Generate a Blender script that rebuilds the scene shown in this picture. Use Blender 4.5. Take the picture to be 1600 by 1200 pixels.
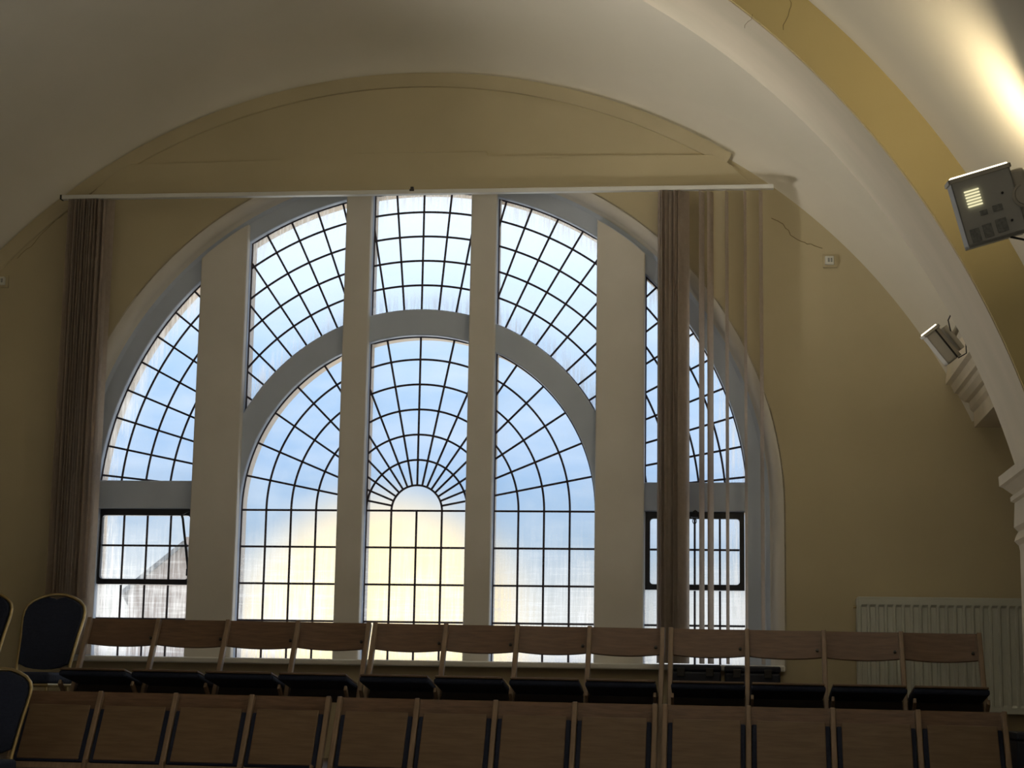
import bpy, bmesh, math, random
from mathutils import Vector, Matrix
random.seed(7)
for o in list(bpy.data.objects): bpy.data.objects.remove(o)
sc = bpy.context.scene
COL = sc.collection
PI = math.pi
def rad(a): return math.radians(a)

# ------------------------------------------------------------------ camera
F_PX = 2850.0
cam_d = bpy.data.cameras.new('camera'); cam = bpy.data.objects.new('camera', cam_d); COL.objects.link(cam)
cam_d.sensor_fit = 'HORIZONTAL'; cam_d.sensor_width = 36.0; cam_d.lens = 36.0 * F_PX / 1600.0
cam_d.clip_start = 0.05; cam_d.clip_end = 500
yaw, pitch, roll = 0.1182, 0.1658, -0.0168
R = Matrix.Rotation(yaw, 3, 'Z') @ Matrix.Rotation(pitch, 3, 'X') @ Matrix.Rotation(roll, 3, 'Y')
right, fwd, up = R @ Vector((1, 0, 0)), R @ Vector((0, 1, 0)), R @ Vector((0, 0, 1))
M = Matrix((right, up, -fwd)).transposed().to_4x4()
M.translation = Vector((1.9451, -11.2146, 0.8957))
cam.matrix_world = M
sc.camera = cam

# ------------------------------------------------------------------ colour management
vs = sc.view_settings
sc.display_settings.display_device = 'sRGB'
vs.view_transform = 'Standard'; vs.look = 'None'; vs.gamma = 1.0; vs.use_curve_mapping = False
vs.exposure = 0.0

# ------------------------------------------------------------------ sky
SKY_GAIN = 1.22
w = bpy.data.worlds.new('sky'); sc.world = w; w.use_nodes = True
nt = w.node_tree; nt.nodes.clear()
def N(nt, t, **k):
    n = nt.nodes.new(t)
    for a, b in k.items():
        if a == 'inp':
            for i, v in b.items(): n.inputs[i].default_value = v
        else: setattr(n, a, b)
    return n
def ramp(nt, stops):
    n = nt.nodes.new('ShaderNodeValToRGB'); e = n.color_ramp.elements
    while len(e) > 1: e.remove(e[0])
    e[0].position = stops[0][0]; e[0].color = stops[0][1]
    for p, c in stops[1:]:
        q = e.new(p); q.color = c
    return n
tc = N(nt, 'ShaderNodeTexCoord')
sep = N(nt, 'ShaderNodeSeparateXYZ'); nt.links.new(tc.outputs['Generated'], sep.inputs[0])
el = N(nt, 'ShaderNodeMapRange', inp={1: -0.1, 2: 0.5}); nt.links.new(sep.outputs['Z'], el.inputs[0])
# elevation ramp: -0.1 .. 0.5 of the direction's z
rp = ramp(nt, [(0.0, (.34, .31, .26, 1)), (0.16, (.45, .43, .38, 1)), (0.175, (.64, .62, .57, 1)), (0.24, (.55, .56, .54, 1)),
               (0.30, (.35, .47, .61, 1)), (0.37, (.30, .48, .74, 1)), (0.46, (.42, .61, .86, 1)), (0.56, (.78, .92, 1.10, 1)), (0.66, (.98, 1.08, 1.22, 1)), (1.0, (.50, .62, .85, 1))])
nt.links.new(el.outputs[0], rp.inputs[0])
# soft thin cloud
mp = N(nt, 'ShaderNodeMapping'); mp.inputs['Scale'].default_value = (3, 3, 14)
nz = N(nt, 'ShaderNodeTexNoise', inp={'Scale': 2.2, 'Detail': 4.0, 'Roughness': .55})
nt.links.new(tc.outputs['Generated'], mp.inputs[0]); nt.links.new(mp.outputs[0], nz.inputs['Vector'])
cl = N(nt, 'ShaderNodeMapRange', inp={1: .45, 2: .75, 3: 0.0, 4: .30}); nt.links.new(nz.outputs[0], cl.inputs[0])
mxc = N(nt, 'ShaderNodeMix', data_type='RGBA'); nt.links.new(cl.outputs[0], mxc.inputs[0])
nt.links.new(rp.outputs[0], mxc.inputs[6]); mxc.inputs[7].default_value = (.95, .97, 1.0, 1)
# glow round the low sun
SUN = Vector((-.184, 0.98, 0.026)).normalized()
dt = N(nt, 'ShaderNodeVectorMath', operation='DOT_PRODUCT'); dt.inputs[1].default_value = SUN
nt.links.new(tc.outputs['Generated'], dt.inputs[0])
g1 = N(nt, 'ShaderNodeMapRange', interpolation_type='SMOOTHERSTEP', inp={1: math.cos(rad(5.6)), 2: math.cos(rad(.8)), 3: 0.0, 4: 1.0})
nt.links.new(dt.outputs['Value'], g1.inputs[0])
g2 = N(nt, 'ShaderNodeMix', data_type='RGBA'); nt.links.new(g1.outputs[0], g2.inputs[0])
nt.links.new(mxc.outputs[2], g2.inputs[6]); g2.inputs[7].default_value = (1.30, 1.0, .52, 1)
bg = N(nt, 'ShaderNodeBackground', inp={1: SKY_GAIN}); nt.links.new(g2.outputs[2], bg.inputs[0])
wo = N(nt, 'ShaderNodeOutputWorld'); nt.links.new(bg.outputs[0], wo.inputs[0])

# ------------------------------------------------------------------ lights: unseen fill lamps added round the hall and outside the window
def area(name, loc, target, sx, sy, power, col):
    d = bpy.data.lights.new(name, 'AREA'); d.shape = 'RECTANGLE'; d.size = sx; d.size_y = sy; d.energy = power; d.color = col
    o = bpy.data.objects.new(name, d); COL.objects.link(o); o.location = loc
    o.rotation_euler = (Vector(target) - Vector(loc)).to_track_quat('-Z', 'Y').to_euler()
    return o
area('rear_fill', (0.0, -15.6, 3.4), (0.0, 0.0, 3.0), 4.5, 2.0, 23, (1.0, .90, .70))  # added lamp brightening the gable wall from the rear; no window there
area('hall_floor_fill', (-.3, -4.3, .12), (.1, -3.4, 5.0), 4.4, 1.6, 14, (1.0, .94, .84))  # unseen lamp near the floor, added in place of bounce to lift the vault
area('left_fill', (-3.1, -8.6, 1.5), (1.8, -1.8, 4.4), 3.2, 1.6, 5, (1.0, .95, .86))  # added fill from the left side, aimed up at the inner vault
a_ = area('rib_fill', (-2.85, -5.35, .9), (2.2, -4.45, 3.3), .6, .6, 4.5, (1.0, .94, .82)); a_.data.spread = rad(44)  # extra lamp added to lighten the rib soffit
a_ = area('bay_side_fill', (-3.35, -3.9, 1.1), (2.1, -2.5, 4.8), .7, .7, 34, (1.0, .94, .84)); a_.data.spread = rad(54)  # lamp added inside the bay to brighten the right of the vault
area('right_fill', (3.1, -9.2, 1.3), (-1.8, -1.8, 4.6), 3.0, 1.4, 5, (1.0, .95, .86))  # unseen fill added on the right, opposite the left one

area('yard_bounce_fill', (-1.6, 3.2, .35), (.9, -3.2, 5.2), 5.0, 2.2, 140, (1.0, .95, .86))  # added lamp outside below the sill, stands in for light bounced off the ground

# ------------------------------------------------------------------ materials
def mat(name, col, rough=.6, metal=0.0, col2=None, scale=6.0, stretch=(1, 1, 1), bump=0.0, detail=4.0, lo=.35, hi=.65, spec=.5):
    m = bpy.data.materials.new(name); m.use_nodes = True; t = m.node_tree
    b = t.nodes['Principled BSDF']; b.inputs['Roughness'].default_value = rough; b.inputs['Metallic'].default_value = metal
    b.inputs['Specular IOR Level'].default_value = spec
    b.inputs['Base Color'].default_value = (*col, 1)
    if col2 or bump:
        c = N(t, 'ShaderNodeTexCoord'); mp = N(t, 'ShaderNodeMapping'); mp.inputs['Scale'].default_value = stretch
        n = N(t, 'ShaderNodeTexNoise', inp={'Scale': scale, 'Detail': detail, 'Roughness': .55})
        t.links.new(c.outputs['Object'], mp.inputs[0]); t.links.new(mp.outputs[0], n.inputs['Vector'])
        if col2:
            r = ramp(t, [(lo, (*col, 1)), (hi, (*col2, 1))]); t.links.new(n.outputs[0], r.inputs[0])
            t.links.new(r.outputs[0], b.inputs['Base Color'])
        if bump:
            bp = N(t, 'ShaderNodeBump', inp={'Strength': bump, 'Distance': .01}); t.links.new(n.outputs[0], bp.inputs['Height'])
            t.links.new(bp.outputs[0], b.inputs['Normal'])
    return m
m_wall = mat('cream_wall_paint', (.48, .415, .265), .75, col2=(.52, .45, .29), scale=1.7, bump=.12)
m_vault = mat('off_white_vault_paint', (.66, .625, .53), .8, col2=(.70, .66, .565), scale=1.3, bump=.15)
m_rib = mat('cream_rib_paint', (.62, .56, .43), .7, col2=(.68, .60, .47), scale=2.0, stretch=(1, 3, 1), bump=.2)
m_yel = mat('yellow_band_paint', (.58, .48, .23), .75, col2=(.62, .52, .26), scale=1.5, bump=.1)
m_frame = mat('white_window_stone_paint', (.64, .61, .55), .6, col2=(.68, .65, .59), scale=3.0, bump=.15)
m_ring = mat('stone_paint_sky_tint', (.49, .56, .68), .6, col2=(.53, .60, .72), scale=3.0, bump=.15)  # blue cast of sky light painted into the set-back stone
m_out = mat('outer_window_stone', (.88, .74, .60), .8, col2=(.82, .68, .54), scale=6.0)
m_lead = mat('dark_lead_bar', (.030, .020, .030), .5, col2=(.045, .03, .04), scale=20)
m_steel = mat('black_steel_casement', (.012, .013, .02), .45, col2=(.02, .02, .028), scale=12)
m_wood = mat('brown_plywood', (.150, .080, .042), .45, col2=(.10, .052, .027), scale=7.0, stretch=(1.2, 9, 9), bump=.15, detail=6)
m_wood2 = mat('golden_seat_plywood', (.150, .092, .046), .5, col2=(.115, .067, .032), scale=6.0, stretch=(1.0, 9, 9), bump=.12, detail=6)
m_post = mat('pale_beech_slat', (.24, .165, .10), .4, col2=(.19, .125, .075), scale=8.0, stretch=(8, 2, 1.5), bump=.1)
m_brown = mat('dark_brown_rail', (.035, .024, .018), .6, col2=(.045, .03, .022), scale=8, stretch=(1, 8, 8))
m_navy = mat('navy_upholstery', (.006, .011, .030), .85, col2=(.009, .015, .038), scale=60, bump=.4)
m_case = mat('black_navy_vinyl', (.008, .011, .022), .6, col2=(.012, .016, .03), scale=20, bump=.2)
m_gold = mat('brushed_gold_tube', (.48, .38, .20), .35, 1.0, col2=(.42, .33, .17), scale=30)
m_dark = mat('dark_fitting', (.02, .018, .016), .5, col2=(.03, .027, .022), scale=30)
m_white = mat('white_gloss_paint', (.66, .66, .62), .4, col2=(.70, .70, .66), scale=5)
m_radi = mat('white_radiator_enamel', (.56, .58, .52), .35, col2=(.60, .62, .56), scale=3)
m_lamp = mat('grey_floodlight_enamel', (.48, .48, .44), .4, col2=(.52, .52, .48), scale=10)
m_lampw = mat('pale_bracket_enamel', (.55, .52, .44), .4, col2=(.58, .55, .47), scale=10)
m_vent = mat('vent_mesh_grey', (.22, .23, .22), .6, col2=(.30, .31, .29), scale=120, detail=1)
m_plastic = mat('white_plastic', (.62, .62, .56), .4, col2=(.66, .66, .60), scale=8)
m_crack = mat('plaster_crack', (.20, .15, .08), .9, col2=(.26, .2, .11), scale=30)
m_floor = mat('dark_board_floor', (.10, .065, .04), .5, col2=(.07, .045, .028), scale=5, stretch=(1, 8, 1), bump=.1)
m_ground = mat('outdoor_ground', (.50, .48, .42), .9, col2=(.42, .42, .34), scale=.6)
m_brick = mat('pale_brick', (.55, .36, .26), .9, col2=(.62, .44, .33), scale=5)
m_slate = mat('grey_roof_slate', (.10, .115, .13), .7, col2=(.16, .175, .19), scale=4, stretch=(1, 1, 6))
def emis(name, col, s):
    m = bpy.data.materials.new(name); m.use_nodes = True; t = m.node_tree; t.nodes.clear()
    e = N(t, 'ShaderNodeEmission', inp={0: (*col, 1), 1: s}); o = N(t, 'ShaderNodeOutputMaterial'); t.links.new(e.outputs[0], o.inputs[0]); return m
m_glow = emis('lamp_lens_glow', (1.0, .86, .60), 4.0)
m_glow2 = emis('louvre_glow', (1.0, .92, .55), .95)
def slat_mat():
    m = bpy.data.materials.new('blind_fabric'); m.use_nodes = True; t = m.node_tree; t.nodes.clear()
    c = N(t, 'ShaderNodeTexCoord'); n = N(t, 'ShaderNodeTexNoise', inp={'Scale': 40.0, 'Detail': 3.0}); t.links.new(c.outputs['Object'], n.inputs['Vector'])
    r = ramp(t, [(.3, (.62, .55, .48, 1)), (.7, (.68, .61, .54, 1))]); t.links.new(n.outputs[0], r.inputs[0])
    d = N(t, 'ShaderNodeBsdfDiffuse'); tr = N(t, 'ShaderNodeBsdfTranslucent'); mx = N(t, 'ShaderNodeMixShader', inp={0: .45})
    t.links.new(r.outputs[0], d.inputs[0]); t.links.new(r.outputs[0], tr.inputs[0])
    t.links.new(d.outputs[0], mx.inputs[1]); t.links.new(tr.outputs[0], mx.inputs[2])
    o = N(t, 'ShaderNodeOutputMaterial'); t.links.new(mx.outputs[0], o.inputs[0]); return m
m_slat = slat_mat()
def glass_mat():
    m = bpy.data.materials.new('dusty_window_glass'); m.use_nodes = True; t = m.node_tree; t.nodes.clear(); L = t.links
    c = N(t, 'ShaderNodeTexCoord'); s = N(t, 'ShaderNodeSeparateXYZ'); L.new(c.outputs['Object'], s.inputs[0])
    def noise(st, sc_, lo, hi, a, b, detail=4):
        mp = N(t, 'ShaderNodeMapping'); mp.inputs['Scale'].default_value = st; L.new(c.outputs['Object'], mp.inputs[0])
        n = N(t, 'ShaderNodeTexNoise', inp={'Scale': sc_, 'Detail': float(detail), 'Roughness': .6}); L.new(mp.outputs[0], n.inputs['Vector'])
        r = N(t, 'ShaderNodeMapRange', inp={1: lo, 2: hi, 3: a, 4: b}); L.new(n.outputs[0], r.inputs[0]); return r.outputs[0]
    def math_(op, a, b):
        n = N(t, 'ShaderNodeMath', operation=op)
        for i, v in enumerate((a, b)):
            if isinstance(v, (int, float)): n.inputs[i].default_value = v
            else: L.new(v, n.inputs[i])
        return n.outputs[0]
    cloud = noise((1, 1, 1), 5.0, .35, .75, .0, .16)
    low = N(t, 'ShaderNodeMapRange', interpolation_type='SMOOTHSTEP', inp={1: 2.05, 2: 1.35, 3: 0.0, 4: 1.0}); L.new(s.outputs['Z'], low.inputs[0])
    streak = noise((26, 26, 1.4), 3.0, .42, .66, .0, .55, 3)
    hstreak = noise((1.2, 1.2, 18), 3.0, .5, .7, .0, .35, 4)
    d = math_('ADD', .05, cloud)
    d = math_('ADD', d, math_('MULTIPLY', low.outputs[0], math_('ADD', .10, math_('ADD', math_('MULTIPLY', streak, .7), math_('MULTIPLY', hstreak, .8)))))
    # grime gathered along the top row and just above the transoms
    x2 = math_('MULTIPLY', s.outputs['X'], s.outputs['X']); z0 = math_('SUBTRACT', s.outputs['Z'], 2.0)
    rr = math_('SQRT', math_('ADD', x2, math_('MULTIPLY', z0, z0)), 0.0)
    e1 = N(t, 'ShaderNodeMapRange', interpolation_type='SMOOTHSTEP', inp={1: 1.88, 2: 2.06, 3: 0.0, 4: 1.0}); L.new(rr, e1.inputs[0])
    e2 = N(t, 'ShaderNodeMapRange', interpolation_type='SMOOTHSTEP', inp={1: 1.46, 2: 1.32, 3: 0.0, 4: 1.0}); L.new(rr, e2.inputs[0])
    e3 = N(t, 'ShaderNodeMapRange', inp={1: 1.2, 2: 1.28, 3: 0.0, 4: 1.0}); L.new(rr, e3.inputs[0])
    d = math_('ADD', d, math_('MULTIPLY', math_('ADD', e1.outputs[0], math_('MULTIPLY', e2.outputs[0], e3.outputs[0])), math_('ADD', .05, streak)))
    d = math_('MINIMUM', d, .85)
    tp = N(t, 'ShaderNodeBsdfTransparent', inp={0: (.95, .98, 1.0, 1)})
    tl = N(t, 'ShaderNodeBsdfTranslucent', inp={0: (.97, .97, .95, 1)})
    mx = N(t, 'ShaderNodeMixShader'); L.new(d, mx.inputs[0]); L.new(tp.outputs[0], mx.inputs[1]); L.new(tl.outputs[0], mx.inputs[2])
    o = N(t, 'ShaderNodeOutputMaterial'); L.new(mx.outputs[0], o.inputs[0]); return m
m_glass = glass_mat()

# ------------------------------------------------------------------ helpers
def obj(name, data, m=None, parent=None, smooth=False):
    if isinstance(data, bmesh.types.BMesh):
        me = bpy.data.meshes.new(name); bmesh.ops.recalc_face_normals(data, faces=data.faces[:]); data.to_mesh(me); data.free()
    else: me = data
    if m: me.materials.clear(); me.materials.append(m)
    if smooth:
        for p in me.polygons: p.use_smooth = True
        try: me.set_sharp_from_angle(angle=rad(40))
        except Exception: pass
    o = bpy.data.objects.new(name, me); COL.objects.link(o)
    if parent: o.parent = parent
    return o
def empty(name, loc=(0, 0, 0), rz=0):
    o = bpy.data.objects.new(name, None); COL.objects.link(o); o.location = loc; o.rotation_euler = (0, 0, rz); o.empty_display_size = .1; return o
def tag(o, label, cat, group=None):
    o['label'] = label; o['category'] = cat
    if group: o['group'] = group
    return o
def struct(o, label=None, cat=None):
    o['kind'] = 'structure'
    if label: o['label'] = label
    if cat: o['category'] = cat
    return o
def BM(): return bmesh.new()
def box(bm, c, s, rot=None, bev=0.0, seg=2):
    mt = Matrix.Translation(c) @ (rot.to_4x4() if rot else Matrix.Identity(4)) @ Matrix.Diagonal((*s, 1))
    r = bmesh.ops.create_cube(bm, size=1, matrix=mt)
    if bev:
        es = list({e for v in r['verts'] for e in v.link_edges})
        bmesh.ops.bevel(bm, geom=es, offset=bev, segments=seg, affect='EDGES', profile=.5)
    return bm
def prism(bm, pts, y0, y1, bev=0.0):
    """outline pts (x, z) extruded from y0 to y1"""
    a = [bm.verts.new((x, y0, z)) for x, z in pts]; b = [bm.verts.new((x, y1, z)) for x, z in pts]
    n = len(pts); fs = [bm.faces.new(a), bm.faces.new(b[::-1])]
    for i in range(n): fs.append(bm.faces.new((a[i], b[i], b[(i + 1) % n], a[(i + 1) % n])))
    if bev:
        es = list(fs[0].edges) + list(fs[1].edges)
        bmesh.ops.bevel(bm, geom=es, offset=bev, segments=2, affect='EDGES', profile=.5)
    return bm
def tube(bm, pts, r, seg=8, closed=False, flat=1.0):
    pts = [Vector(p) for p in pts]; n = len(pts); rings = []
    prev = None
    for i, p in enumerate(pts):
        if closed: d = pts[(i + 1) % n] - pts[i - 1]
        else: d = pts[min(i + 1, n - 1)] - pts[max(i - 1, 0)]
        d.normalize()
        if prev is None:
            a = d.orthogonal().normalized()
            ref = Vector((0, 1, 0))
            if abs(d.dot(ref)) < .9: a = (ref - d * d.dot(ref)).normalized()
        else: a = (prev - d * d.dot(prev)).normalized()
        prev = a; b = d.cross(a)
        rings.append([bm.verts.new(p + a * math.cos(2 * PI * k / seg) * r + b * math.sin(2 * PI * k / seg) * r * flat) for k in range(seg)])
    m = n if closed else n - 1
    for i in range(m):
        A, B = rings[i], rings[(i + 1) % n]
        for k in range(seg): bm.faces.new((A[k], A[(k + 1) % seg], B[(k + 1) % seg], B[k]))
    if not closed: bm.faces.new(rings[0][::-1]); bm.faces.new(rings[-1])
    return bm
def cyl(bm, c, r, h, axis='Z', seg=20, r2=None):
    rot = {'Z': Matrix.Identity(4), 'Y': Matrix.Rotation(PI / 2, 4, 'X'), 'X': Matrix.Rotation(PI / 2, 4, 'Y')}[axis]
    bmesh.ops.create_cone(bm, cap_ends=True, segments=seg, radius1=r, radius2=r if r2 is None else r2, depth=h, matrix=Matrix.Translation(c) @ rot); return bm
def plate(name, outer, holes, y0, y1, m, parent=None, bev=0.0):
    """flat plate in the XZ plane with holes, between y0 and y1, with bevelled edges"""
    cu = bpy.data.curves.new(name, 'CURVE'); cu.dimensions = '2D'; cu.fill_mode = 'BOTH'
    for loop in [outer] + holes:
        sp = cu.splines.new('POLY'); sp.points.add(len(loop) - 1); sp.use_cyclic_u = True
        for p, (x, z) in zip(sp.points, loop): p.co = (x, z, 0, 1)
    cu.extrude = max((y1 - y0) / 2 - bev, .0005); cu.bevel_depth = bev; cu.bevel_resolution = 1; cu.offset = -bev
    t = bpy.data.objects.new('tmp', cu); COL.objects.link(t)
    dg = bpy.context.evaluated_depsgraph_get(); dg.update()
    me = bpy.data.meshes.new_from_object(t.evaluated_get(dg)); bpy.data.objects.remove(t); bpy.data.curves.remove(cu)
    me.transform(Matrix.Translation((0, (y0 + y1) / 2, 0)) @ Matrix.Rotation(PI / 2, 4, 'X'))
    me.name = name
    return obj(name, me, m, parent)
def arc(cx, cz, r, a0, a1, n): return [(cx + r * math.cos(rad(a0 + (a1 - a0) * i / n)), cz + r * math.sin(rad(a0 + (a1 - a0) * i / n))) for i in range(n + 1)]

# ------------------------------------------------------------------ the hall
ZS = 2.0                      # spring line of the window
VX, VZ, VR = -.04, 1.0, 3.80  # axis of the vault
ZP = .45                      # platform under the upper row
def lowfloor(x): return -.0050 * x + .047
# gable wall with the arched opening
RW, SILL = 2.285, 1.055
def stilt(r, zb, n=64): return [(-r, zb)] + [(r * math.cos(rad(180 - 180 * i / n)), ZS + r * math.sin(rad(180 * i / n))) for i in range(n + 1)] + [(r, zb)]
outer = [(-4.6, -.3), (4.6, -.3), (4.6, 5.6), (-4.6, 5.6)]
wall = plate('wall_front', outer, [stilt(RW + .012, SILL - .03)], 0.0, .34, m_wall)
struct(wall)
# plaster cracks
def crack(pts, parent, r=.0032):
    b = BM(); P = []
    for i in range(len(pts) - 1):
        for k in range(4):
            q = Vector(pts[i]).lerp(Vector(pts[i + 1]), k / 4); P.append(q + Vector((random.uniform(-1, 1), 0, random.uniform(-1, 1))) * .006)
    P.append(Vector(pts[-1])); tube(b, P, r, 5); return obj('crack', b, m_crack, parent)
crack([(2.235, .0, 3.84), (2.311, .0, 3.797), (2.37, .0, 3.705), (2.456, .0, 3.671), (2.547, .0, 3.637)], wall, .0028)
crack([(-2.33, .0, 3.96), (-2.45, .0, 3.86), (-2.56, .0, 3.74), (-2.67, .0, 3.63)], wall, .0018)
# rounded and splayed reveal round the window
def sweep(name, prof, zb, m, parent=None, smooth=True, n=96, cz=ZS):
    b = BM(); rows = []
    for r, y in prof:
        pts = [(-r, zb), (-r, (zb + cz) / 2)] + [(-r * math.cos(rad(180 * i / n)), cz + r * math.sin(rad(180 * i / n))) for i in range(n + 1)] + [(r, (zb + cz) / 2), (r, zb)]
        rows.append([b.verts.new((x, y, z)) for x, z in pts])
    for A, B in zip(rows, rows[1:]):
        for i in range(len(A) - 1): b.faces.new((A[i], A[i + 1], B[i + 1], B[i]))
    return obj(name, b, m, parent, smooth)
if True:
  rp_ = [(RW + .014 - .075 * (1 - math.cos(rad(a))) if False else RW + .014 - .070 * math.sin(rad(a)), .070 * (1 - math.cos(rad(a)))) for a in range(0, 91, 15)]
rev = sweep('trim_1', [(RW + .02, .0)] + rp_ + [(2.213, .088)], SILL - .02, m_frame); struct(rev)
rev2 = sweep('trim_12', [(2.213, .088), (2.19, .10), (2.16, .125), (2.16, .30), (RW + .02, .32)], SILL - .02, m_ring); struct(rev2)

# ---- the window
win = empty('window_1', (0, 0, 0)); struct(win, 'large arched window of leaded lights between pale mullions', 'window')
A1, A2, A3, A4, A5 = .325, .492, 1.136, 1.442, 2.062
RI, RO_, RG = 1.122, 1.292, 2.085
ZB, ZT, ZC0, ZC1 = 1.060, 2.180, 1.535, 1.995   # glass bottom, upper side-light bottom, casement bottom / top
YG = .16
def chord(x, r): return ZS + math.sqrt(max(r * r - x * x, 0))
def arcpts(r, x0, x1, n=24, rx=None):
    """points of the circle of radius r (upper half) from x0 to x1"""
    a0, a1 = math.acos(max(-1, min(1, x0 / r))), math.acos(max(-1, min(1, x1 / r)))
    return [(r * math.cos(a0 + (a1 - a0) * i / n), ZS + r * math.sin(a0 + (a1 - a0) * i / n)) for i in range(n + 1)]
def mirror(L): return [(-x, z) for x, z in L][::-1]
low3 = [(-A1, ZB), (A1, ZB)] + arcpts(RI, A1, -A1)
low4 = [(A2, ZB), (A3, ZB), (A3, ZS)] + [(A3 * math.cos(t) , ZS + RI * math.sin(t)) for t in [i * .04 for i in range(1, 40) if A3 * math.cos(i * .04) > A2 + .01]] + [(A2, chord(A2, RI))]
up3 = arcpts(RO_, -A1, A1) + arcpts(RG, A1, -A1)
up4 = arcpts(RO_, A2, A3) + [(A3, chord(A3, RG))] + arcpts(RG, A3, A2)
up5 = [(A4, ZT), (math.sqrt(RG ** 2 - (ZT - ZS) ** 2), ZT)] + arcpts(RG, math.sqrt(RG ** 2 - (ZT - ZS) ** 2) - .001, A4 + .001) + [(A4, chord(A4, RG))]
def dedupe(L):
    o = []
    for p in L:
        if not o or (abs(p[0] - o[-1][0]) + abs(p[1] - o[-1][1])) > 1e-4: o.append(p)
    if abs(o[0][0] - o[-1][0]) + abs(o[0][1] - o[-1][1]) < 1e-4: o.pop()
    return o
cas5 = [(A4, ZC0 - .02), (A5, ZC0 - .02), (A5, ZC1 + .005), (A4, ZC1 + .005)]
fix5 = [(A4, ZB), (A5, ZB), (A5, ZC0 - .02), (A4, ZC0 - .02)]
side5 = [(A4, ZB), (A5, ZB), (A5, ZC1 + .005), (A4, ZC1 + .005)]
lights = {'centre_low': low3, 'right_low': low4, 'left_low': mirror(low4), 'centre_up': up3, 'right_up': up4, 'left_up': mirror(up4),
          'far_right_up': up5, 'far_left_up': mirror(up5)}
lights = {k: dedupe(v) for k, v in lights.items()}
holes = list(lights.values()) + [side5, mirror(side5)]
fo = [(-2.20, ZB - .06)] + [(2.20 * math.cos(rad(180 - 180 * i / 96)), ZS + 2.20 * math.sin(rad(180 * i / 96))) for i in range(97)] + [(2.20, ZB - .06)]
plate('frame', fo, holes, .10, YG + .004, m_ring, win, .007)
plate('outer_frame', fo, holes, YG + .004, YG + .125, m_out, win, 0.0)
# mullions standing proud of the arched transoms
def mull(x0, x1, name='mullion'):
    top = arcpts(2.175, x1, x0, 6)
    pts = [(x0, ZB - .05), (x1, ZB - .05)] + top
    b = BM(); prism(b, pts, .045, .112, .008); return obj(name, b, m_frame, win)
for x0, x1 in ((A1, A2), (A3, A4), (-A2, -A1), (-A4, -A3)): mull(x0 + .001, x1 - .001)
# sill
b = BM(); box(b, (0, .04, SILL - .012), (2 * RW + .02, .24, .036), bev=.008)
sill = obj('window_sill', b, m_white, win)

# leaded lattice: rings every S, radial bars, squares below the spring line
S = .1622
def inside(poly, x, z):
    c = False; n = len(poly)
    for i in range(n):
        x1, z1 = poly[i]; x2, z2 = poly[(i + 1) % n]
        if (z1 > z) != (z2 > z) and x < (x2 - x1) * (z - z1) / (z2 - z1) + x1: c = not c
    return c
def clip(path, poly):
    """pieces of a dense path that lie inside the light"""
    out, cur = [], []
    for p in path:
        if inside(poly, *p): cur.append(p)
        else:
            if len(cur) > 1: out.append(cur)
            cur = []
    if len(cur) > 1: out.append(cur)
    return out
def thin(c, n=40):
    if len(c) <= n: return c
    k = len(c) / n; return [c[int(i * k)] for i in range(n)] + [c[-1]]
def seg(p, q, n=300): return [(p[0] + (q[0] - p[0]) * i / n, p[1] + (q[1] - p[1]) * i / n) for i in range(n + 1)]
def ring(r, a0=0, a1=180, n=1400): return [(r * math.cos(rad(a0 + (a1 - a0) * i / n)), ZS + r * math.sin(rad(a0 + (a1 - a0) * i / n))) for i in range(n + 1)]
low_paths = [ring(S * k) for k in range(1, 7)]
low_paths += [seg((S * math.cos(rad(a)), ZS + S * math.sin(rad(a))), (1.2 * math.cos(rad(a)), ZS + 1.2 * math.sin(rad(a))), 500) for a in [11.25 * i for i in range(1, 16)]]
low_paths += [seg((-1.2, z), (1.2, z), 900) for z in (ZS, ZS - .2335, ZS - .467, ZS - .70)]
low_paths += [seg((S * k, ZB - .1), (S * k, ZS)) for k in range(-7, 8)]
out_ang = [90 + s * a for s in (-1, 1) for a in (5, 10, 15, 19.8, 24.9, 29.9, 35, 40.3, 46.5, 51.6, 57.0, 62.4, 68.0, 73.3, 78.6, 83.9)] + [90]
up_paths = [ring(S * k + .001) for k in range(9, 13)]
up_paths += [seg((1.28 * math.cos(rad(a)), ZS + 1.28 * math.sin(rad(a))), (2.12 * math.cos(rad(a)), ZS + 2.12 * math.sin(rad(a))), 500) for a in out_ang]
def lattice(poly, paths, name='leading', r=.0072, border=True, parent=win):
    b = BM()
    for p in paths:
        for c in clip(p, poly): tube(b, [(x, YG, z) for x, z in thin(c)], r, 6, flat=1.0)
    if border: tube(b, [(x, YG, z) for x, z in poly], .0085, 6, closed=True)
    return obj(name, b, m_lead, parent)
def pane(poly, parent=win, y=YG):
    b = BM(); prism(b, poly, y - .0005, y + .0005)
    # a single sheet is enough for thin glass
    b.free(); b = BM(); vv = [b.verts.new((x, y, z)) for x, z in poly]; b.faces.new(vv)
    return obj('glass', b, m_glass, parent)
for k, poly in lights.items():
    lattice(poly, low_paths if 'low' in k else up_paths)
    pane(poly)
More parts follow.
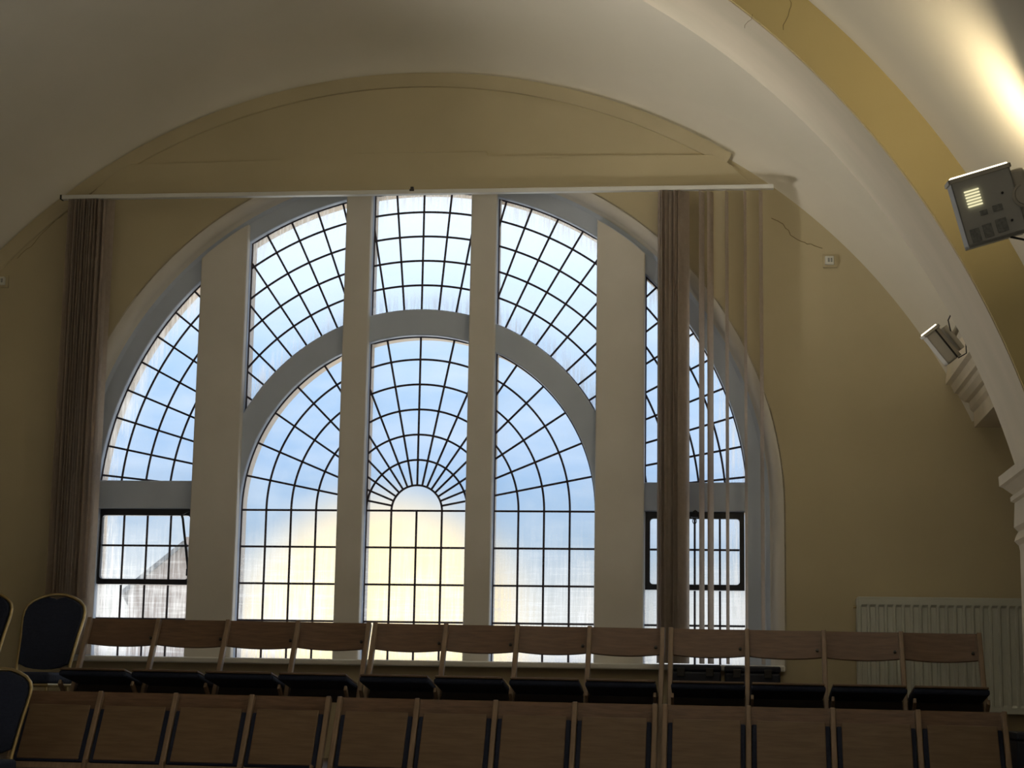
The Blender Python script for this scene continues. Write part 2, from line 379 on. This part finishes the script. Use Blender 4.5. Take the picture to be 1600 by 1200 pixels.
# lower side lights: a black steel casement over a fixed light, left and right
CX = [A4 + (A5 - A4) * i / 4 for i in (1, 2, 3)]
for sgn in (-1, 1):
    f5 = fix5 if sgn > 0 else mirror(fix5)
    lattice(f5, [seg((sgn * x, ZB - .1), (sgn * x, ZC0)) for x in CX] + [seg((sgn * A4, ZS - .70), (sgn * A5, ZS - .70))], border=False)
    pane(f5)
    cs = empty('casement', (0, 0, 0)); cs.parent = win
    hole = []
    x0, x1, z0, z1, rr = A4 + .004, A5 - .004, ZC0 - .018, ZC1 + .003, .02
    tk = .030 if sgn > 0 else .015
    ins = [(x0 + tk, z0 + .034), (x1 - tk, z0 + .034), (x1 - tk, z1 - .040), (x0 + tk, z1 - .040)]
    cor = []
    for i, (cx_, cz_) in enumerate([(ins[0][0] + rr, ins[0][1] + rr), (ins[1][0] - rr, ins[1][1] + rr), (ins[2][0] - rr, ins[2][1] - rr), (ins[3][0] + rr, ins[3][1] - rr)]):
        cor += arc(cx_, cz_, rr, 180 + 90 * i, 270 + 90 * i, 4)
    out_ = [(x0, z0), (x1, z0), (x1, z1), (x0, z1)]
    if sgn < 0: out_, cor = mirror(out_), mirror(cor)
    plate('sash', out_, [cor], YG - .035, YG + .015, m_steel, cs, .003)
    inner = [(x0 + tk, z0 + .034), (x1 - tk, z0 + .034), (x1 - tk, z1 - .040), (x0 + tk, z1 - .040)]
    if sgn < 0: inner = mirror(inner)
    zm = ZS - .2335
    lattice(inner, [seg((sgn * x, z0), (sgn * x, z1)) for x in CX] + [seg((sgn * x0, zm), (sgn * x1, zm))], border=False, parent=cs)
    pane(inner, cs)
    if sgn > 0:
        b = BM(); xm = sgn * (A4 + A5) / 2
        box(b, (xm, YG - .045, ZC1 - .018), (.05, .03, .03), bev=.008); box(b, (xm + .004, YG - .05, ZC1 + .004), (.022, .02, .022), rot=Matrix.Rotation(PI / 4, 3, 'Y'), bev=.003)
        tube(b, [(xm + .012 * math.cos(t), YG - .055, ZC1 - .055 + .017 * math.sin(t)) for t in [i * PI / 5 for i in range(10)]], .003, 6, closed=True)
        obj('latch', b, m_steel, cs)
    if sgn < 0:   # stay arm that runs down the open side of the left casement
        b = BM(); tube(b, [(-A4 - .07, YG - .055, ZC1 - .03), (-A4 - .062, YG - .052, ZC1 - .06), (-A4 - .018, YG - .045, ZC0 + .10), (-A4 - .012, YG - .04, ZC0 + .005)], .008, 8)
        tube(b, [(-A4 - .07, YG - .055, ZC1 - .03), (-A4 - .005, YG - .045, ZC1 + .0)], .007, 8)
        box(b, (-A4 - .014, YG - .05, ZC0 + .06), (.022, .02, .045), bev=.004)
        obj('stay_arm', b, m_steel, cs)

# raised band and cornice above the window, clipped by the vault
def vchord(x, r=VR): return VZ + math.sqrt(r * r - (x - VX) ** 2)
pts = [(VX - math.sqrt(3.73 ** 2 - (4.05 - VZ) ** 2), 4.05)]
zz = 4.05
pts = [(-2.19, 4.05), (2.11, 4.05), (1.91, 4.248), (.428, 4.262), (.428, 4.292), (-.44, 4.300), (-.44, 4.262), (-1.97, 4.252)]
b = BM(); prism(b, pts, -.022, .004, .003); t2 = obj('trim_2', b, m_wall); struct(t2)
# narrow plaster moulding that follows the vault line
b = BM(); rows = []
for r, y in ((VR + .03, .0), (VR + .03, -.03), (VR - .025, -.028), (VR - .055, -.012), (VR - .06, .002)):
    rows.append([b.verts.new((x, y, z)) for x, z in arc(VX, VZ, r, 58, 178, 120)])
for A, B in zip(rows, rows[1:]):
    for i in range(len(A) - 1): b.faces.new((A[i], A[i + 1], B[i + 1], B[i]))
t3 = obj('trim_3', b, m_wall, None, True); struct(t3)

# inner bay vault, coved down onto the gable wall
YR0, YR1, YEND = -4.45, -5.05, -16.0
RR, RN = 3.16, 3.335
VZN = .87
def vault(name, prof, m, a0, a1, n=120, cx=VX, cz=VZ):
    b = BM(); rows = []
    for r, y in prof: rows.append([b.verts.new((x, y, z)) for x, z in arc(cx, cz, r, a0, a1, n)])
    for A, B in zip(rows, rows[1:]):
        for i in range(len(A) - 1): b.faces.new((A[i], A[i + 1], B[i + 1], B[i]))
    o = obj(name, b, m, None, True)
    return o
cove = [(VR + .45 * math.sqrt(1 - (1 - t) ** 2), -1.5 * t) for t in [0, .01, .03, .06, .1, .15, .2, .27, .35, .45, .55, .65, .75, .85, 1.0]]
v1 = vault('ceiling', cove + [(VR + .45, YR0)], m_vault, 24, 156); struct(v1)
# transverse rib: soffit, front face painted yellow
a_s = math.degrees(math.asin((1.70 - VZN) / RR))
def ribshape(r0, r1, y0, y1, name, m, a0=15, a1=165):
    b = BM(); P = [(r0, y0), (r0, y1), (r1, y1), (r1, y0)]; rows = []
    for r, y in P + [P[0]]: rows.append([b.verts.new((x, y, z)) for x, z in arc(-.05, VZN, r, a0, a1, 140)])
    for A, B in zip(rows, rows[1:]):
        for i in range(len(A) - 1): b.faces.new((A[i], A[i + 1], B[i + 1], B[i]))
    b.faces.new([r[0] for r in rows[:4]]); b.faces.new([r[-1] for r in rows[:4]])
    bmesh.ops.remove_doubles(b, verts=b.verts[:], dist=1e-5)
    return obj(name, b, m, None, True)
rib = ribshape(RR, 5.2, YR0, YR1 + .012, 'trim_4', m_rib, a_s, 180 - a_s); struct(rib)
face = ribshape(RR + .004, 5.15, YR1 + .012, YR1, 'trim_5', m_yel, a_s, 180 - a_s); struct(face)
crack([(2.177, YR1 - .001, 3.30), (2.168, YR1 - .001, 3.253), (2.150, YR1 - .001, 3.19)], face, .0009)
crack([(2.041, YR1 - .001, 3.244), (2.015, YR1 - .001, 3.20)], face, .0008)
# near vault
v2 = vault('ceiling_near', [(RN, YR1), (RN, YEND)], m_vault, 14, 166, cx=-.05, cz=VZN); struct(v2)

# side walls, cornice of the inner bay
for s, nm in ((-1, 'left'), (1, 'right')):
    b = BM(); box(b, (s * 4.3, YR0 / 2, 1.6), (.2, -YR0 + .2, 4.4)); struct(obj('wall_' + nm, b, m_wall))
    b = BM(); P = [(3.28, 2.80), (3.28, 2.775), (3.31, 2.765), (3.325, 2.735), (3.33, 2.72), (3.355, 2.715), (3.36, 2.69), (3.39, 2.665), (3.415, 2.66),
                   (3.42, 2.62), (3.44, 2.60), (3.445, 2.51), (4.22, 2.51), (4.22, 2.95), (3.30, 2.95)]
    P = [(s * x, z) for x, z in P]
    prism(b, P if s > 0 else P[::-1], 0.0, YR0); struct(obj('trim_6' if s > 0 else 'trim_7', b, m_rib))
    # pilaster and capital under the rib
    b = BM(); box(b, (s * 3.68, (YR0 + YR1) / 2, .55), (1.36, YR0 - YR1, 2.3)); struct(obj('trim_8' if s > 0 else 'trim_9', b, m_rib))
    b = BM(); C_ = [(2.975, 1.72), (2.935, 1.69), (2.937, 1.655), (2.95, 1.65), (2.985, 1.625), (2.975, 1.615), (2.976, 1.60), (2.99, 1.595), (2.985, 1.505), (3.0, 1.49),
                    (2.992, 1.475), (2.985, 1.455), (3.0, 1.44), (3.01, 1.40), (3.4, 1.40), (3.4, 1.72)]
    C_ = [(s * x, z) for x, z in C_]
    prism(b, C_ if s > 0 else C_[::-1], YR0 + .03, YR1 - .05); struct(obj('trim_10' if s > 0 else 'trim_11', b, m_rib))
    b = BM(); box(b, (s * 3.38, (YR1 + YEND) / 2, .35), (.2, YR1 - YEND, 2.7)); struct(obj('wall_near_' + nm, b, m_wall))
b = BM(); box(b, (0, YEND - .1, 2.2), (9, .2, 6.4)); struct(obj('wall_back', b, m_wall))
# floors
b = BM(); box(b, (0, YEND / 2, -.10), (9, -YEND, .2)); fl = obj('floor', b, m_floor); struct(fl)
fl.rotation_euler = (0, rad(.29), 0)
b = BM(); box(b, (0, -.76, ZP / 2 - .03), (8.4, 1.52, ZP)); pf = obj('floor_platform', b, m_floor); struct(pf); pf.rotation_euler = (0, rad(.29), 0); pf.location.z = .040

# ------------------------------------------------------------------ outside
b = BM(); box(b, (0, 60, -2.6), (200, 118, .2)); struct(obj('ground', b, m_ground))
def house(x, y, wdt, dep, eave, ridge, label, rz=0):
    t = empty('house', (x, y, -2.5), rz)
    b = BM(); H = eave + 2.5; box(b, (0, 0, H / 2), (wdt, dep, H))
    v = [b.verts.new(p) for p in ((-wdt / 2, -dep / 2, H), (wdt / 2, -dep / 2, H), (0, -dep / 2, ridge + 2.5), (-wdt / 2, dep / 2, H), (wdt / 2, dep / 2, H), (0, dep / 2, ridge + 2.5))]
    b.faces.new((v[0], v[1], v[2])); b.faces.new((v[3], v[5], v[4]))
    obj('wall', b, m_brick, t)
    b = BM(); sl = math.atan2(ridge - eave, wdt / 2); L = math.hypot(ridge - eave, wdt / 2) + .3
    for s in (-1, 1):
        box(b, (s * (wdt / 4 + .08), 0, (H + ridge + 2.5) / 2 + .02), (L, dep + .5, .1), rot=Matrix.Rotation(s * sl, 3, 'Y'))
    obj('roof', b, m_slate, t)
    b = BM(); box(b, (wdt * .12, 0, ridge + 2.7), (.5, .4, .9)); obj('chimney', b, m_brick, t)
    return tag(t, label, 'house')
house(-13.87, 40.8, 2.7, 10.0, 3.29, 4.48, 'slate-roofed brick house seen through the left casement light', rad(17))

# ------------------------------------------------------------------ blind
bl = empty('vertical_blind', (0, -.13, 4.0)); tag(bl, 'vertical blind on a long white headrail, slats drawn to both sides of the arched window', 'blind')
b = BM(); L_, R_ = (-2.335, .002), (2.245, -.002)
box(b, (-.045, 0, .0), (4.58, .045, .028), bev=.004); obj('headrail', b, m_white, bl)
b = BM(); box(b, (-2.34, 0, .0), (.012, .048, .030), bev=.002); obj('end_cap', b, m_dark, bl)
b = BM(); box(b, (-.03, -.01, .024), (.02, .02, .02), bev=.003); box(b, (-.03, .0, .01), (.03, .05, .014), bev=.002); obj('bracket', b, m_dark, bl)
def slat(x, a0, a1, wd=.089, z0=-.018, z1=-2.935, y=0.0, lean=0.0, curve=.006):
    b = BM(); n = 24; rows = []
    for i in range(n + 1):
        t = i / n; a = rad(a0 + (a1 - a0) * t); z = z0 + (z1 - z0) * t; row = []
        for k in range(5):
            u = (k / 4 - .5) * wd; c = curve * (1 - (2 * k / 4 - 1) ** 2)
            row.append(b.verts.new((x + lean * t + u * math.cos(a) - c * math.sin(a), y + u * math.sin(a) + c * math.cos(a), z)))
        rows.append(row)
    for A, B in zip(rows, rows[1:]):
        for k in range(4): b.faces.new((A[k], A[k + 1], B[k + 1], B[k]))
    bmesh.ops.solidify(b, geom=b.faces[:], thickness=.0012)
    return obj('slat', b, m_slat, bl, True)
for i in range(17): a = 74 + random.uniform(-12, 12); slat(-2.262 + i * .0125, a, a + random.uniform(-3, 3))
slat(-2.045 + .01, 140, 142)
slat(-2.018 + .0, 35, 40, wd=.075)
for i in range(12): a = 58 + random.uniform(-20, 16); slat(1.560 + i * .0120 + random.uniform(-.003, .003), a, a + random.uniform(-3, 3))
slat(1.540, 108, 106)
for x, a0, a1 in ((1.800, 68, 70), (1.853, 65, 66), (1.955, 76, 77), (2.068, 78, 79), (2.165, 74, 75)):
    slat(x, a0, a1)

# ------------------------------------------------------------------ wall plates
def sensor(x, z, label):
    t = empty('wall_sensor', (x, 0, z))
    b = BM(); box(b, (0, -.006, 0), (.088, .012, .082), bev=.003); obj('backplate', b, m_wall, t)
    b = BM(); box(b, (-.004, -.019, .002), (.056, .026, .054), bev=.005); obj('body', b, m_plastic, t)
    b = BM(); box(b, (-.009, -.0335, .002), (.012, .004, .026), bev=.001); box(b, (.008, -.0335, .002), (.010, .004, .026), bev=.001); obj('lens', b, m_vent, t)
    return tag(t, label, 'wall sensor')
sensor(2.592, 3.553, 'small square white sensor on the cream wall right of the blind')
sensor(-2.76, 3.474, 'small square white sensor on the cream wall at the far left')

# ------------------------------------------------------------------ radiator
rd = empty('radiator', (2.73, -.02, .80))
b = BM(); RWD, RH = 1.42, .665
n = 28; zt_, zb_ = RH, 0
# corrugated front panel
prof2 = []; pitch_ = RWD / n
for i in range(n):
    x = i * pitch_
    prof2 += [(x, 0.0), (x + pitch_ * .22, 0.0), (x + pitch_ * .34, .012), (x + pitch_ * .88, .012), (x + pitch_ * 1.0, 0.0)]
zs_ = [(0, 0), (.035, 0), (.05, 1), (RH - .05, 1), (RH - .035, 0), (RH, 0)]
rows = []
for z, k in zs_: rows.append([b.verts.new((x, -.075 + (-.012 + y) * k if k else -.075 - .012 + .0, z)) for x, y in prof2])
for A, B in zip(rows, rows[1:]):
    for i in range(len(A) - 1): b.faces.new((A[i], A[i + 1], B[i + 1], B[i]))
box(b, (RWD / 2, -.04, RH / 2), (RWD, .062, RH - .01), bev=.004)
obj('panel', b, m_radi, rd)
b = BM(); box(b, (RWD / 2, -.043, RH + .004), (RWD + .01, .09, .014), bev=.003)
box(b, (-.006, -.043, RH / 2), (.012, .088, RH), bev=.003); obj('casing', b, m_radi, rd)
b = BM(); tube(b, [(-.01, -.04, RH - .05), (-.03, -.04, RH - .05)], .009, 8); obj('bleed_valve', b, m_gold, rd)
b = BM(); tube(b, [(.08, -.04, .02), (.08, -.04, -.10), (.08, .0, -.12), (.08, .02, -.12)], .009, 8); obj('pipe', b, m_radi, rd)
tag(rd, 'long white panel radiator on the cream wall behind the right benches', 'radiator')

# ------------------------------------------------------------------ folding benches of four
def bench(x0, x1, ytop, zfun, folded, label, group):
    xm = (x0 + x1) / 2; t = empty('folding_bench', (xm, ytop - .2, zfun(xm)))
    t.rotation_euler = (0, rad(.29), 0)
    W = x1 - x0; p = (W - .028) / 4; oy = .2; H = .80; SL = .43 / .80
    th = math.atan(SL); rotS = Matrix.Rotation(-th, 3, 'X')        # leans back with height
    def P(s, off=0.0):     # s = distance down the slant from the top; off = behind the slant plane
        return Vector((0, oy - s * math.sin(th) + off * math.cos(th), H - s * math.cos(th) - off * math.sin(th)))
    xs = [-W / 2 + .014 + i * p for i in range(5)]
    SLEN = H / math.cos(th)
    for x in xs:
        b = BM(); c = P(SLEN / 2 + .005); c.x = x
        box(b, c, (.027, .040, SLEN - .01), rot=rotS, bev=.006, seg=3)
        o = obj('post', b, m_post, t)
        b = BM(); a1, a2 = Vector((x + .022 * (1 if x < W / 2 - .05 else -1), oy - .50, .43)), Vector((x + .022 * (1 if x < W / 2 - .05 else -1), oy + .02, .01))
        if folded: a1.y, a1.z, a2.y = oy - .26, .46, oy - .38
        d = a2 - a1; box(b, (a1 + a2) / 2, (.016, .032, d.length), rot=d.to_track_quat('Z', 'X').to_matrix() @ Matrix.Rotation(PI / 2, 3, 'Z'), bev=.004)
        obj('leg', b, m_post, t)
    for i in range(4):
        xc = (xs[i] + xs[i + 1]) / 2
        # backrest panel with a sagging lower edge
        b = BM(); nn = 12; w2 = p / 2 - .0015; top, bot = [], []
        f, k = [], []
        for q in range(nn + 1):
            u = -1 + 2 * q / nn; hump = .006 * (1 - u * u); sag = .008 * (1 - u * u); curve = .012 * (1 - u * u)
            for (lst, off) in ((f, .022), (k, .034)):
                a_ = P(-.004 - hump, off + curve); a_.x = xc + u * w2; c_ = P(.158 + sag, off + curve); c_.x = xc + u * w2
                lst.append((b.verts.new(a_), b.verts.new(c_)))
        for q in range(nn):
            b.faces.new((f[q][0], f[q + 1][0], f[q + 1][1], f[q][1])); b.faces.new((k[q][0], k[q][1], k[q + 1][1], k[q + 1][0]))
            b.faces.new((f[q][0], k[q][0], k[q + 1][0], f[q + 1][0])); b.faces.new((f[q][1], f[q + 1][1], k[q + 1][1], k[q][1]))
        for q in (0, nn): b.faces.new((f[q][0], f[q][1], k[q][1], k[q][0]))
        obj('backrest', b, m_wood, t, True)
        b = BM(); c = P(.118, .019); c.x = xc + p / 2 - .036; bmesh.ops.create_cone(b, cap_ends=True, segments=14, radius1=.009, radius2=.007, depth=.010, matrix=Matrix.Translation(c) @ rotS.to_4x4() @ Matrix.Rotation(PI / 2, 4, 'X'))
        obj('bolt', b, m_dark, t)
        # seat
        sw = p - .030
        if folded:
            b = BM(); c = P(.105 + .15, .012); c.x = xc; box(b, c, (sw, .034, .30), rot=rotS, bev=.008); s_ = obj('seat', b, m_navy, t)
            b = BM(); c = P(.100 + .145, -.011); c.x = xc; box(b, c, (sw - .048, .012, .305), rot=rotS, bev=.004); obj('seat_board', b, m_wood2, s_)
        else:
            al = rad(8.5); rs = Matrix.Rotation(-al, 3, 'X')      # front edge tipped up
            h = Vector((xc, oy - .20, .432)); dr = Vector((0, -math.cos(al), math.sin(al)))
            b = BM(); box(b, h + dr * .15, (sw, .32, .030), rot=rs, bev=.010); s_ = obj('seat', b, m_navy, t)
            b = BM(); box(b, h + dr * .150 + Vector((0, 0, .022)), (sw - .01, .325, .012), rot=rs, bev=.004); obj('seat_board', b, m_wood2, s_)
    b = BM(); c = P(.43 if folded else .455, .0 if folded else .03); c.x = 0; box(b, c, (W - .03, .022, .034 if folded else .075), rot=rotS, bev=.005); obj('rail', b, m_post if folded else m_brown, t)
    return tag(t, label, 'bench', group)
up_z = lambda x: ZP + .010 - .0050 * x - .002
U = [(-1.70, -.045), (-.035, 1.605), (1.625, 3.315)]
Lw = [(-1.70, -.065), (-.035, 1.600), (1.622, 3.305)]
lab = ['left upper-row folding wooden bench, beside the blue chair',
       'middle upper-row folding wooden bench, below the window centre',
       'right upper-row folding wooden bench, in front of the radiator']
lab2 = ['left front-row folding wooden bench with its four seats flipped up, at the left edge',
        'middle front-row folding wooden bench with its four seats flipped up',
        'right front-row folding wooden bench with its four seats flipped up, at the right edge']
for (a, c), l in zip(U, lab): bench(a, c, -1.0, up_z, False, l, 'folding benches of the upper row')
for (a, c), l in zip(Lw, lab2): bench(a, c, -1.9, lowfloor, True, l, 'folding benches of the front row')

# ------------------------------------------------------------------ blue banquet chairs
def banquet(x, y, z, label, rz=0.0):
    t = empty('banquet_chair', (x, y, z), rz)
    lean = lambda zz: .0 + max(0, zz - .42) * .42
    half = [(.0, .945), (.05, .943), (.10, .928), (.145, .905), (.172, .878), (.184, .845), (.185, .81), (.180, .76), (.172, .70), (.165, .62), (.158, .52), (.156, .45)]
    out = [(-a, b_) for a, b_ in half[::-1]] + half[1:]
    b = BM(); tube(b, [(a, lean(b_), b_) for a, b_ in out], .0105, 10); obj('back_frame', b, m_gold, t, True)
    # upholstered back, with a hand hole left at the top
    ph = [(.0, .915), (.03, .917), (.05, .931), (.098, .917), (.138, .896), (.162, .872), (.172, .842), (.173, .81), (.168, .76), (.160, .70), (.153, .62), (.147, .535), (.10, .515), (.05, .506), (.0, .503)]
    po = [(-a, b_) for a, b_ in ph[::-1]][:-1] + ph[:-1] + [(.0, .503)]
    po = dedupe(ph + [(-a, b_) for a, b_ in ph[::-1]][1:-1])
    b = BM(); prism(b, po, -.022, .018, .008)
    for v in b.verts: v.co.y += lean(v.co.z)
    obj('backrest', b, m_navy, t)
    b = BM(); box(b, (0, -.19, .455), (.40, .40, .065), bev=.02, seg=3); obj('seat', b, m_navy, t, True)
    b = BM(); tube(b, [(-.19, .0, .415), (-.19, -.38, .415), (.19, -.38, .415), (.19, .0, .415)], .011, 8, closed=True); obj('seat_frame', b, m_gold, t, True)
    for s in (-1, 1):
        b = BM(); tube(b, [(s * .156, .005, .46), (s * .165, .02, .30), (s * .18, .07, .0)], .0105, 8); obj('leg', b, m_gold, t, True)
        b = BM(); tube(b, [(s * .185, -.37, .42), (s * .19, -.39, .0)], .0105, 8); obj('leg', b, m_gold, t, True)
    return tag(t, label, 'chair', 'blue banquet chairs at the left')
banquet(-2.005, -.90, ZP + .010, 'navy gold-framed banquet chair in full view beside the upper row of benches')
banquet(-2.455, -.90, ZP + .022, 'navy banquet chair cut off by the left edge, on the upper row')
bc = banquet(-1.685, -2.47, .056, 'nearer navy banquet chair with gold frame at the lower left corner, by the front row'); bc.scale = (.95,) * 3

# ------------------------------------------------------------------ dark cases behind the right bench
def case(x0, x1, top, y, label, dep=.26, z0=None, cat='case', nm='equipment_case'):
    z0 = ZP - .0 if z0 is None else z0
    xm = (x0 + x1) / 2; t = empty(nm, (xm, y, z0)); h = top - z0; w_ = x1 - x0
    b = BM(); box(b, (0, 0, (h - .045) / 2), (w_, dep, h - .045), bev=.012); obj('body', b, m_case, t)
    b = BM(); box(b, (0, 0, h - .025), (w_ + .004, dep + .004, .038), bev=.010); obj('lid', b, m_case, t)
    for s in (-1, 1):
        b = BM(); box(b, (s * w_ * .28, -dep / 2 - .006, h - .05), (.045, .012, .05), bev=.004); obj('latch', b, m_dark, t)
    return tag(t, label, cat, None)
case(1.620, 1.914, 1.060, -.42, 'dark navy case behind the upper right bench, nearer the window centre')
case(1.935, 2.252, 1.055, -.42, 'dark navy case behind the upper right bench, nearer the radiator')
case(3.345, 3.75, .735, -1.80, 'black case at the bottom right corner beside the end of the front row', z0=.005, dep=.35)

# ------------------------------------------------------------------ floodlights
def flood(name, loc, size, rot, power, label, hm=None, tilt=-42):
    t = empty(name, loc); t.rotation_euler = rot
    sx, sy, sz = size
    b = BM(); tk = .006
    # open-topped housing
    box(b, (0, -sy / 2 + tk / 2, 0), (sx, tk, sz), bev=.002); box(b, (0, sy / 2 - tk / 2, 0), (sx, tk, sz), bev=.002)
    box(b, (-sx / 2 + tk / 2, 0, 0), (tk, sy, sz), bev=.002); box(b, (sx / 2 - tk / 2, 0, 0), (tk, sy, sz), bev=.002)
    box(b, (0, 0, -sz / 2 + tk), (sx, sy, tk * 2), bev=.002)
    obj('housing', b, hm or m_lamp, t)
    b = BM(); e = .008
    for c, s in (((0, -sy / 2 - .002, sz / 2), (sx + .012, e, .014)), ((0, sy / 2 + .002, sz / 2), (sx + .012, e, .014)), ((-sx / 2 - .002, 0, sz / 2), (e, sy + .012, .014)), ((sx / 2 + .002, 0, sz / 2), (e, sy + .012, .014))):
        box(b, c, s, bev=.002)
    obj('rim', b, m_lampw, t)
    b = BM(); box(b, (0, 0, sz / 2 + .006), (sx - .004, sy - .004, .012), bev=.003); obj('lens', b, m_glow, t)
    d = bpy.data.lights.new('flood_light', 'AREA'); d.shape = 'RECTANGLE'; d.size = sx * .85; d.size_y = sy * .85; d.energy = power; d.color = (1.0, .82, .52)
    d.spread = rad(150)
    o = bpy.data.objects.new('flood_light', d); COL.objects.link(o); o.parent = t; o.location = (0, 0, sz / 2 + .05); o.rotation_euler = (PI + rad(tilt), 0, 0)
    return tag(t, label, 'floodlight')
L1 = (2.693, -6.00, 2.282)
rot1 = (rad(11), rad(-15), rad(-6))
fl1 = flood('floodlight', L1, (.185, .16, .215), rot1, 3.0, 'large grey floodlight with vent grilles, mounted high at the right edge')
sx, sy, sz = .185, .16, .215
b = BM()
for i in range(6): box(b, (-.038 + .0, -sy / 2 - .004, .064 - i * .0095), (.046, .006, .0048), bev=.001)
obj('louvre', b, m_glow2, fl1)
for vx, vz, w_, h_ in ((-.062, -.074, .030, .042), (-.022, -.070, .028, .042), (.022, -.066, .034, .042), (-.02, -.012, .022, .016), (.024, -.010, .030, .020)):
    b = BM(); box(b, (vx, -sy / 2 - .003, vz), (w_, .006, h_), bev=.001); obj('vent', b, m_vent, fl1)
for vx, vz in ((.050, .030), (.055, -.060)):
    b = BM(); cyl(b, (vx, -sy / 2 - .004, vz), .004, .006, 'Y', 12); obj('screw', b, m_dark, fl1)
b = BM(); box(b, (.0925 + .02, 0, 0.0), (.045, .12, .185), bev=.010); obj('gear_box', b, m_lampw, fl1)
b = BM(); cyl(b, (.115, -.07, .005), .040, .030, 'Y', 28); cyl(b, (.115, -.085, .005), .030, .012, 'Y', 24)
tube(b, [(.115 + .034 * math.cos(rad(a)), -.087, .005 + .034 * math.sin(rad(a))) for a in range(100, 330, 15)], .003, 6)
tube(b, [(.115, -.06, .01), (.17, -.05, .045), (.24, -.03, .07), (.34, .0, .10)], .022, 12); cyl(b, (.165, -.055, .055), .032, .04, 'Y', 20)
obj('bracket', b, m_lampw, fl1, True)
b = BM(); tube(b, [(.04, -.05, -.108), (.07, -.06, -.125), (.10, -.065, -.145), (.125, -.06, -.13), (.135, -.05, -.09)], .0035, 8); obj('cable', b, m_dark, fl1, True)
fl1.scale = (.912,) * 3

rot2 = (rad(12), rad(38), 0)
fl2 = flood('floodlight', (2.850, -3.5, 2.352), (.068, .085, .155), (rad(5), rad(-38), 0), 5.0, 'small pale floodlight tilted behind the arch rib above the cornice', m_lampw)
b = BM(); box(b, (.014, -.045, .0), (.007, .006, .15), bev=.001); obj('slot', b, m_dark, fl2)
b = BM(); box(b, (.058, .0, .0), (.02, .07, .12), bev=.004); tube(b, [(.06, 0, 0), (.11, -.03, .03), (.16, -.3, .06), (.18, -.9, .08)], .012, 10); obj('bracket', b, m_lampw, fl2, True)
b = BM(); tube(b, [(.012, -.053, -.08), (.05, -.06, -.085), (.09, -.06, -.03), (.12, -.1, .02)], .003, 6)
tube(b, [(.06, -.03, .02), (.08, -.05, .07), (.12, -.06, .09), (.15, -.08, .06)], .003, 6); obj('cable', b, m_dark, fl2, True)
# unseen floodlight added on the left pier to light the vault
flood('floodlight', (-2.76, -6.0, 2.282), (.168, .145, .196), (rad(11), rad(15), rad(6)), 1.0, 'unseen grey floodlight added on the left pier as vault fill')
